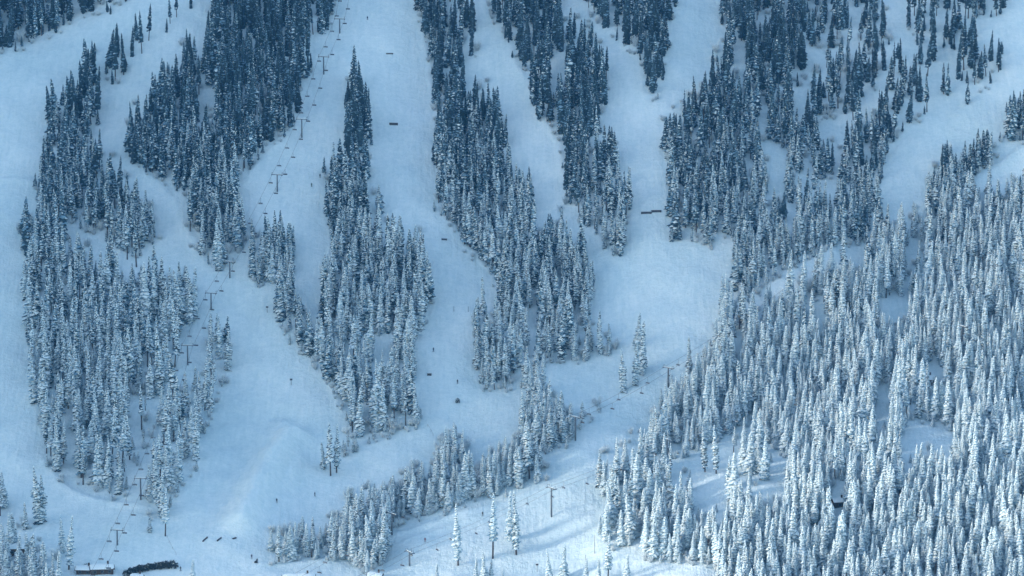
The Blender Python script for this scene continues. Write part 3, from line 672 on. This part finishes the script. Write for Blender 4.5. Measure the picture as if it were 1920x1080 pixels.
# ------------------------------------------------------------------ chairlifts
def tower_meshes():
    b = {}
    p = MB(); p.tube((0, 0, -1.5), (0, 0, 1), .34, .24, 12); b['pole'] = p
    return b
def ROT(v, rz): return Vector((v[0] * math.cos(rz) - v[1] * math.sin(rz), v[0] * math.sin(rz) + v[1] * math.cos(rz), v[2]))
ARM = 2.7
chair_parts = None
def make_chair_meshes():
    h = MB(); h.tube((0, 0, 0), (0, 0.25, -.5), .07, .07, 6); h.tube((0, .25, -.5), (0, .25, -2.3), .07, .07, 6); h.tube((0, .25, -2.3), (0, 0, -2.6), .07, .07, 6)
    f = MB()
    for sx in (-1.05, 1.05):
        f.tube((sx, .1, -2.6), (sx, .15, -3.2), .05, .05, 6); f.tube((sx, .15, -3.2), (sx, -.35, -3.22), .05, .05, 6)
    f.tube((-1.1, .1, -2.6), (1.1, .1, -2.6), .06, .06, 6)
    s = MB(); s.box((0, -.15, -3.15), (2.1, .52, .12)); bk = MB(); bk.box((0, .17, -2.86), (2.1, .10, .46))
    bar = MB(); bar.tube((-1.0, -.35, -2.75), (1.0, -.35, -2.75), .03, .03, 5)
    for sx in (-1, 1): bar.tube((sx, .12, -2.7), (sx, -.35, -2.75), .03, .03, 5)
    sn = MB(); sn.box((0, -.16, -3.06), (1.95, .44, .07), top=.85)
    return dict(hanger=h.mesh('hanger', M_STEEL), frame=f.mesh('frame', M_STEEL), seat=s.mesh('seat', M_SEAT), backrest=bk.mesh('backrest', M_SEAT), safety_bar=bar.mesh('safety_bar', M_STEEL), seat_snow=sn.mesh('seat_snow', M_SNOW))
CH = make_chair_meshes()
ORDN = ['first', 'second', 'third', 'fourth', 'fifth', 'sixth', 'seventh', 'eighth', 'ninth', 'tenth', 'eleventh', 'twelfth', 'thirteenth', 'fourteenth', 'fifteenth', 'sixteenth', 'seventeenth', 'eighteenth', 'nineteenth', 'twentieth']
def lift(towers, lname, spacing, ext0, ext1, tdesc, skip=()):
    """towers: (px, py foot, height px) listed from the top down; ext0/ext1: sight points beyond the ends"""
    feet = [ground([t[0]], [t[1]], terr)[0] for t in towers]
    hts = [t[2] * mpp(f) / math.cos(PITCH) for t, f in zip(towers, feet)]
    tops = [Vector(f) + Vector((0, 0, h)) for f, h in zip(feet, hts)]
    nT = len(tops)
    dirs = []
    for k in range(nT):
        a, b = tops[max(0, k - 1)], tops[min(nT - 1, k + 1)]
        d = b - a; d.z = 0; dirs.append(d.normalized())
    e0 = [Vector(ground([ext0[0]], [ext0[1]], terr)[0]) + Vector((0, 0, 9)), Vector(ground([ext1[0]], [ext1[1]], terr)[0]) + Vector((0, 0, 8))]
    for k in range(nT):
        d = dirs[k]; rz_ = math.atan2(d.y, d.x) - math.pi / 2       # local y along the line
        grp = 'towers of the ' + lname
        o = empty('lift_tower', feet[k], rz_, tdesc[k], 'lift tower', grp)
        h = hts[k]
        p = MB(); p.tube((0, 0, -1.5), (0, 0, h), .42, .30, 12); link('pole', p.mesh('pole', M_STEEL, True), o)
        c = MB(); c.box((0, 0, h + .12), (ARM * 2 + .8, .45, .40)); link('crossarm', c.mesh('crossarm', M_STEEL), o)
        s2 = MB(); s2.box((0, 0, h + .40), (ARM * 2 + .7, .42, .16), top=.8); link('snow_cap', s2.mesh('snow_cap', M_SNOW), o)
        for sx in (-1, 1):
            w_ = MB(); w_.box((sx * ARM, 0, h - .15), (.12, 2.6, .22))
            for q in range(6):
                yy = -1.1 + q * .44
                w_.tube((sx * ARM - .08, yy, h - .02), (sx * ARM + .08, yy, h - .02), .18, .18, 8)
            link('sheave_train', w_.mesh('sheave_train', M_STEEL), o)
            q_ = MB(); q_.box((sx * ARM, 0, h + 1.25), (.10, 1.4, .10)); q_.box((sx * ARM, -.6, h + .75), (.10, .10, .95)); q_.box((sx * ARM, .6, h + .75), (.10, .10, .95))
            link('lifting_frame', q_.mesh('lifting_frame', M_STEEL), o)
        ld = MB()
        for sx in (-.18, .18): ld.tube((sx, .5, .5), (sx, .42, h), .03, .03, 4)
        link('ladder', ld.mesh('ladder', M_STEEL), o)
    spans = [e0[0]] + tops + [e0[1]]
    dd = [dirs[0]] + dirs + [dirs[-1]]
    out = []
    for si_, sx in enumerate((-1, 1)):
        pts = []
        anchors = []
        for k, P_ in enumerate(spans):
            d = dd[k]; perp = Vector((d.y, -d.x, 0)); anchors.append(P_ + perp * (ARM * sx) + Vector((0, 0, .14)))
        for a, b in zip(anchors[:-1], anchors[1:]):
            sag = (b - a).length * .018; nseg = 10
            for q in range(nseg):
                t = q / nseg; pts.append(a.lerp(b, t) - Vector((0, 0, 4 * sag * t * (1 - t))))
        pts.append(anchors[-1])
        r = MB()
        for a, b in zip(pts[:-1], pts[1:]): r.tube(a, b, .055, .055, 4, caps=False)
        side = ('left', 'right')[si_] if dirs[0].y < -abs(dirs[0].x) else ('uphill', 'downhill')[si_]
        perp = Vector((dirs[0].y, -dirs[0].x, 0)) * sx
        side = 'left' if perp.x < 0 else 'right'
        me = r.mesh('haul_rope', M_ROPE)
        link('haul_rope', me, None, label='%s haul rope of the %s strung between its towers' % (side, lname), category='cable', group='haul ropes')
        # chairs along the rope
        acc = spacing * (.25 if sx < 0 else .75); kc = 0
        cum = 0
        for a, b in zip(pts[:-1], pts[1:]):
            L = (b - a).length
            while acc <= cum + L:
                p_ = a.lerp(b, (acc - cum) / L); acc += spacing
                out.append((p_, math.atan2((b - a).y, (b - a).x) - math.pi / 2 + (0 if sx < 0 else math.pi), side))
            cum += L
    vis_ = []
    for p_, rz_, side in out:
        d = np.array(p_) - CAM; f = d @ FWD; px_ = 960 + d[0] / f / TX * 960; py_ = 540 - (d @ UPV) / f / TX * 960
        if -4 < px_ < 1924 and -8 < py_ < 1075: vis_.append((py_, px_, p_, rz_, side))
    for side in ('left', 'right'):
        L_ = sorted([v for v in vis_ if v[4] == side], key=lambda v: v[0])
        for k, (py_, px_, p_, rz_, _s) in enumerate(L_):
            tb = [t[1] for t in towers]
            kk = sum(py_ > (t[1] - t[2]) for t in towers)
            # ordinal within the span
            inspan = [v for v in L_ if sum(v[0] > (t[1] - t[2]) for t in towers) == kk]
            j = [v[0] for v in inspan].index(py_)
            where = 'above the top tower' if kk == 0 else ('below the lowest tower' if kk == len(towers) else 'below tower %s from top' % ORDN[kk - 1])
            if kk not in (0, len(towers)): where = 'below the %s tower' % ORDN[kk - 1]
            o = empty('lift_chair', p_, rz_, '%s chair on the %s rope %s, %s' % (ORDN[min(j, 19)], side, where, lname), 'lift chair', 'chairs of the ' + lname)
            for nm, me in CH.items(): link(nm, me, o)

LIFT_A = [(637, 62, 26), (607, 139, 32), (566, 258, 34), (520, 359, 31), (431, 521, 30), (396, 581, 31), (352, 684, 36), (264, 937, 40), (220, 1022, 28)]
lift(LIFT_A, 'left chairlift', 17.0, (662, -60), (180, 1110),
     ['highest lift tower, thin and dark, near the top edge between stands', 'second lift tower from the top, right of the big dark stand', 'lift tower where the big dark stand narrows to the run',
      'lift tower in open snow above the midway wedge of spruces', 'lift tower at the lower tip of the stand, above the midway saddle', 'lift tower just below the saddle, right of the left forest',
      'lift tower in the narrow corridor through the left forest', 'tall lift tower at the mouth of the corridor by the last spruces', 'lowest lift tower of the left lift on open snow near the bottom'])
LIFT_B = [(1804, 662, 50), (1251, 880, 56), (1034, 969, 54), (768, 1061, 26)]
lift(LIFT_B, 'lower right chairlift', 21.0, (1960, 560), (640, 1130),
     ['lift tower rising among the trees of the big right-hand forest', 'lift tower half hidden in the wedge below the right-hand lift', 'tall lone lift tower standing on the lower piste', 'short lift tower low on the piste near the bottom edge'])
LIFT_C = [(1253, 726, 36), (1079, 826, 44), (735, 1003, 40)]
lift(LIFT_C, 'middle chairlift', 23.0, (1500, 560), (560, 1110),
     ['lift tower left of the big right forest where the runs meet', 'lift tower in front of the east end of the lower band', 'lift tower hidden in the lower band of trees'])

# ------------------------------------------------------------------ small things on the snow
def at(px, py): return Vector(ground([px], [py], terr)[0])
def bar_between(name, p, q, ht, wd, mat, label, cat, group=None, snow=True):
    a, b = at(*p), at(*q); mid = (a + b) / 2; d = b - a; L = d.length
    o = empty(name, mid, 0, label, cat, group)
    u = d.normalized(); side = u.cross(Vector((0, 0, 1))).normalized()
    def slab(z0, z1, w_, e=0.0):
        V = []
        for z in (z0, z1):
            for s_, t_ in ((-1, -1), (1, -1), (1, 1), (-1, 1)):
                V.append(u * (s_ * (L / 2 - e)) + side * (t_ * w_ / 2) + Vector((0, 0, z)))
        m = MB(); m.raw(V, [(3, 2, 1, 0), (4, 5, 6, 7), (0, 1, 5, 4), (1, 2, 6, 5), (2, 3, 7, 6), (3, 0, 4, 7)]); return m
    link('side_panel', slab(-.5, ht, wd).mesh('side_panel', mat), o)
    if snow: link('snow_top', slab(ht + .003, ht + .10, wd * .8, .1).mesh('snow_top', M_SNOW), o)
    for s_ in (-.8, .8):
        m = MB(); c = u * (s_ * L / 2); m.box((c.x, c.y, c.z + .0), (.25, wd + .3, ht * 1.2 + .3), math.atan2(u.y, u.x)); link('leg', m.mesh('leg', mat), o)
    return o
bar_between('park_box', (730, 233.5), (746, 234), 1.1, .8, M_BOARD, 'long dark park box set across the centre run, upper middle', 'park box', 'park boxes')
bar_between('park_box', (724, 101), (737, 101), .5, .6, M_BOARD, 'thin curved-looking park box high on the centre run', 'park box', 'park boxes')
bar_between('park_box', (828, 449.5), (838, 450), .8, .7, M_BOARD, 'short dark park box by the left edge of the long central stand', 'park box', 'park boxes')
bar_between('park_box', (1202, 400.5), (1222, 400), 1.0, .8, M_BOARD, 'left one of two end-to-end park boxes on the right run', 'park box', 'park boxes')
bar_between('park_box', (1221, 397.5), (1240, 397), 1.0, .8, M_BOARD, 'right one of two end-to-end park boxes on the right run', 'park box', 'park boxes')
for k, (p, q) in enumerate((((380, 1016), (389, 1008)), ((407, 1015), (415, 1009)), ((436, 1011), (443, 1009)))):
    bar_between('fence_panel', p, q, .55, .4, M_BOARD, ['left', 'middle', 'right'][k] + ' one of three slanting fence panels at the foot of the wide run', 'fence panel', 'slanting panels on the wide run', False)
bar_between('snow_roller', (801, 703), (809, 703), .9, 1.2, M_BOARD, 'low dark snow implement parked on the centre run', 'machine', None, True)

def pole_sign(px, py, h, label, board=(1.2, .9), name='trail_sign'):
    p = at(px, py); o = empty(name, p, 0, label, 'sign' if board else 'pole', None)
    m = MB(); m.tube((0, 0, -.5), (0, 0, h), .13, .11, 8); link('post', m.mesh('post', M_STEEL), o)
    if board:
        m = MB(); m.box((0, -.13, h - board[1] / 2 - .1), (board[0], .10, board[1])); link('board', m.mesh('board', M_BOARD), o)
        m = MB(); m.box((0, -.1, h - .05), (board[0], .3, .12), top=.8); link('snow_cap', m.mesh('snow_cap', M_SNOW), o)
pole_sign(501, 586, 3.4, 'trail sign post standing alone below the midway saddle')
pole_sign(546, 722, 3.4, 'trail sign post in the middle of the wide lower run')
pole_sign(1115, 1038, 9.0, 'thin tall dark pole at the left edge of the corner forest', None, 'marker_pole')
pole_sign(1098, 1060, 5.0, 'short dark pole between the pale spruces at the bottom edge', None, 'marker_pole')
pole_sign(851, 584, 2.6, 'left of two short marker poles beside the central stand', None, 'marker_pole')
pole_sign(878, 585, 2.8, 'right of two short marker poles beside the central stand', None, 'marker_pole')
pole_sign(1007, 1072, 4.0, 'stubby sign at the bottom edge below the tall lone tower')

# rope fence
def rope_fence(pts, label):
    P = [at(*p) for p in pts]; o = empty('rope_fence', P[0], 0, label, 'fence')
    rp = MB()
    for a, b in zip(P[:-1], P[1:]):
        nseg = max(1, int((b - a).length / 3.0))
        for k in range(nseg + (1 if b is P[-1] else 0)):
            c = at(0, 0) if False else a.lerp(b, k / nseg) - P[0]
            m = MB(); m.tube(c + Vector((0, 0, -.8)), c + Vector((0, 0, 1.3)), .05, .05, 5); link('post', m.mesh('post', M_WOOD), o)
        rp.tube(a - P[0] + Vector((0, 0, 1.15)), b - P[0] + Vector((0, 0, 1.15)), .04, .04, 4)
    link('rope', rp.mesh('rope', M_ROPE), o)
rope_fence([(313, 1008), (317, 1018), (323, 1030), (330, 1041)], 'short rope fence slanting down at the foot of the lift-side strip')
rope_fence([(802, 800), (808, 810), (812, 818)], 'short rope fence at the corner of the lower centre stand')

# skiers: one continuous body from a skinned skeleton
def skier_mesh():
    V = [(0, 0, .92), (0, -.05, 1.18), (0, -.10, 1.42), (0, -.12, 1.56), (0, -.13, 1.70),
         (-.13, 0, .85), (-.16, -.16, .50), (-.16, -.02, .10), (-.16, -.16, .05),
         (.13, 0, .85), (.16, -.16, .50), (.16, -.02, .10), (.16, -.16, .05),
         (-.20, -.09, 1.40), (-.34, -.16, 1.14), (-.30, -.42, 1.05),
         (.20, -.09, 1.40), (.34, -.16, 1.14), (.30, -.42, 1.05)]
    E = [(0, 1), (1, 2), (2, 3), (3, 4), (0, 5), (5, 6), (6, 7), (7, 8), (0, 9), (9, 10), (10, 11), (11, 12), (2, 13), (13, 14), (14, 15), (2, 16), (16, 17), (17, 18)]
    rad = [.17, .17, .18, .07, .12, .12, .09, .07, .07, .12, .09, .07, .07, .09, .07, .06, .09, .07, .06]
    me = bpy.data.meshes.new('skeleton'); me.from_pydata(V, E, []); o = bpy.data.objects.new('skeleton', me); col.objects.link(o)
    md = o.modifiers.new('s', 'SKIN'); sv = me.skin_vertices[0].data
    for k, r in enumerate(rad): sv[k].radius = (r, r)
    sv[0].use_root = True
    o.modifiers.new('d', 'SUBSURF').levels = 1
    dg = bpy.context.evaluated_depsgraph_get(); em = bpy.data.meshes.new_from_object(o.evaluated_get(dg))
    col.objects.unlink(o); bpy.data.objects.remove(o)
    return em
sk = skier_mesh()
def helmet():
    m = MB(); V = []; F = []
    for i in range(5):
        a = i / 4 * 1.5708
        for k in range(8): V.append((math.cos(a) * .14 * math.cos(k * .7854), -.13 + math.cos(a) * .15 * math.sin(k * .7854), 1.70 + .14 * math.sin(a)))
    for i in range(4):
        for k in range(8): F.append((i * 8 + k, i * 8 + (k + 1) % 8, i * 8 + 8 + (k + 1) % 8, i * 8 + 8 + k))
    m.raw(V, F); return m.mesh('helmet', M_BOARD)
HM = helmet()
def ski_m():
    m = MB(); m.box((0, -.1, .02), (.10, 1.55, .03)); m.raw([(-.05, -.875, .005), (.05, -.875, .005), (.03, -1.02, .09), (-.03, -1.02, .09)], [(0, 1, 2, 3)]); return m.mesh('ski', M_BOARD)
SKM = ski_m()
pm = MB(); pm.tube((0, 0, 1.08), (0, .35, .05), .014, .010, 5); pm.tube((0, .33, .10), (0, .335, .09), .06, .06, 6); PLM = pm.mesh('ski_pole', M_STEEL)
SKI = [(689, 37, 0, 'skier in black high on the centre run near the top edge'), (519, 942, 0, 'skier in dark clothes low on the wide run, left of two'),
       (590, 930, 1, 'skier in navy low on the wide run, right of two'), (905, 967, 0, 'skier in black behind the lone bare-trunked spruce'),
       (472, 1047, 1, 'skier in navy beside the west end of the lower band'), (482, 1055, 0, 'skier in black just below the navy one by the lower band'),
       (339, 1070, 0, 'standing skier in black at the right end of the dark bushes'), (797, 1016, 2, 'skier in dark red on the lower piste left of the lone spruces'),
       (600, 333, 0, 'skier in black on the run beside the narrow stand, upper of two'), (584, 350, 3, 'skier in dark green on the run beside the narrow stand, lower of two'),
       (813, 659, 1, 'skier in navy on the centre run beside the lower stand'), (858, 719, 0, 'skier in black in the middle of the centre run')]
for k, (px, py, c, lab) in enumerate(SKI):
    p = at(px, py); q = empty('person', p, random.uniform(-.9, .9), lab, 'person', 'skiers on the runs'); q.scale = (1.15,) * 3
    me = sk.copy(); me.materials.clear(); me.materials.append(M_JACKET[c]); link('body', me, q)
    link('helmet', HM, q)
    for sx in (-.16, .16): link('ski', SKM, q).location = (sx, 0, 0)
    for sx in (-.30, .30): link('ski_pole', PLM, q).location = (sx, -.42, 0)

# small dark bush on the run
def round_bush(seed, r, h, mat=M_BUSH, snow=.25):
    q = random.Random(seed); b = MB()
    for i in range(220):
        u = q.uniform(0, 1); an = q.uniform(0, 6.28); el = math.asin(q.uniform(0, 1)) ; rr = q.uniform(.7, 1.05)
        c = Vector((r * rr * math.cos(el) * math.cos(an), r * rr * math.cos(el) * math.sin(an), h * rr * math.sin(el)))
        s_ = r * .22
        v = [c + Vector((q.uniform(-s_, s_), q.uniform(-s_, s_), q.uniform(-s_, s_))) for _ in range(4)]
        b.face((v[0], v[1], v[2]), 1 if (q.random() < snow and el > .6) else 0); b.face((v[0], v[2], v[3]), 0)
    return b.mesh('foliage', [mat, M_SNOW])
def bush(px, py, r, h, seed, label, group=None, snow=.25):
    o = empty('bush', at(px, py), 0, label, 'bush', group)
    link('foliage', round_bush(seed, r, h, M_BUSH, snow), o)
    m = MB(); m.tube((0, 0, -.8), (0, 0, h * .5), .12, .08, 6); link('stem', m.mesh('stem', M_BARK), o)
bush(858, 755, 1.1, 2.4, 5, 'small dark bush poking through the snow of the centre run')
bush(480, 1010 + 45, .8, 1.0, 6, 'dark bush stub left of the lower band of trees')
bush(160, 1068, 2.2, 2.6, 7, 'dark bush in front of the snowy roof at bottom left')
row = [(238, 1078, 2.0), (246, 1075, 2.2), (254, 1072, 2.0), (262, 1070, 2.3), (270, 1069, 2.0), (278, 1067, 2.2), (286, 1066, 2.0), (294, 1065, 2.2), (303, 1064, 2.4), (313, 1063, 2.3), (323, 1063, 2.6)]
for k, (x, y, r_) in enumerate(row):
    bush(x, y, r_, r_ * 1.15, 30 + k, '%s from the left of the row of dark round bushes at bottom left' % ORDN[k].capitalize(), 'row of dark round bushes', .15)

# cabins with snow-laden roofs
def cabin(px, py, W_, D_, H_, rz_, label, name='cabin'):
    p = at(px, py); o = empty(name, p + Vector((0, D_ / 2, 0)), rz_, label, 'building')
    m = MB(); m.box((0, 0, H_ / 2 - 1), (W_, D_, H_ + 2)); link('wall', m.mesh('wall', M_WOOD), o)
    def gable(z, t, over, mat, nm, sh=1.0):
        m = MB(); hw, hd = W_ / 2 + over, D_ / 2 + over; rise = D_ * .22
        V = [(-hw, -hd, z), (hw, -hd, z), (hw, hd, z), (-hw, hd, z), (-hw, -hd, z + t), (hw, -hd, z + t), (hw, hd, z + t), (-hw, hd, z + t),
             (-hw * sh, 0, z + t + rise), (hw * sh, 0, z + t + rise)]
        m.raw(V, [(3, 2, 1, 0), (0, 1, 5, 4), (2, 3, 7, 6), (4, 5, 9, 8), (6, 7, 8, 9), (0, 4, 8, 7, 3), (1, 2, 6, 9, 5)])
        return link(nm, m.mesh(nm, mat), o)
    gable(H_ + .003, .18, .7, M_WOOD, 'roof'); 
    rs = MB(); nx_, ny_ = 12, 8; hw, hd = W_ / 2 + .6, D_ / 2 + .6; q_ = random.Random(int(px)); V = []
    for j in range(ny_ + 1):
        for i in range(nx_ + 1):
            u, v = i / nx_ * 2 - 1, j / ny_ * 2 - 1
            e = (1 - abs(u) ** 6) * (1 - abs(v) ** 6)
            V.append((u * hw, v * hd, H_ + .15 + D_ * .22 * (1 - abs(v)) + (.45 + q_.uniform(0, .4)) * e))
    rs.raw(V, [(j * (nx_ + 1) + i, j * (nx_ + 1) + i + 1, (j + 1) * (nx_ + 1) + i + 1, (j + 1) * (nx_ + 1) + i) for j in range(ny_) for i in range(nx_)])
    link('roof_snow', rs.mesh('roof_snow', M_SNOW, True), o)
    nwin = max(1, int(W_ / 3.2))
    for k in range(nwin):
        x = -W_ / 2 + W_ * (k + .5) / nwin
        m = MB(); m.box((x, -D_ / 2 - .03, H_ * .55), (1.3, .12, 1.2)); fr = link('window', m.mesh('window', M_STEEL), o)
        m = MB(); m.box((x, -D_ / 2 - .10, H_ * .55), (1.1, .04, 1.0)); link('pane', m.mesh('pane', M_GLASS), fr)
    m = MB(); m.box((W_ * .28, 0, H_ + D_ * .22 + 1.0), (.8, .8, 1.8)); link('chimney', m.mesh('chimney', M_WOOD), o)
cabin(190, 1077, 10, 6, 2.2, .15, 'low dark timber building under deep snow at bottom left')
cabin(158, 1077, 7, 5, 1.8, -.1, 'small dark timber shed beside the low snowy building')
cabin(30, 1042, 15, 6, 3.0, .05, 'long dark building behind the lower left corner stand')
cabin(560, 1097, 14, 6, 2.6, .12, 'snow-roofed dark building at the bottom edge below the lower band')
cabin(703, 1092, 6, 5, 2.4, -.1, 'small snow-roofed hut at the foot of the lower band')
cabin(256, 1094, 5, 5, 2.2, 0, 'small hut under a rounded snow load before the dark bushes')
cabin(1573, 952, 5, 5, 2.4, .2, 'dark cabin peeking out above the sunlit corner forest')
cabin(1735, 722, 9, 6, 2.4, -.05, 'wide snow-roofed cabin higher up in the right forest')
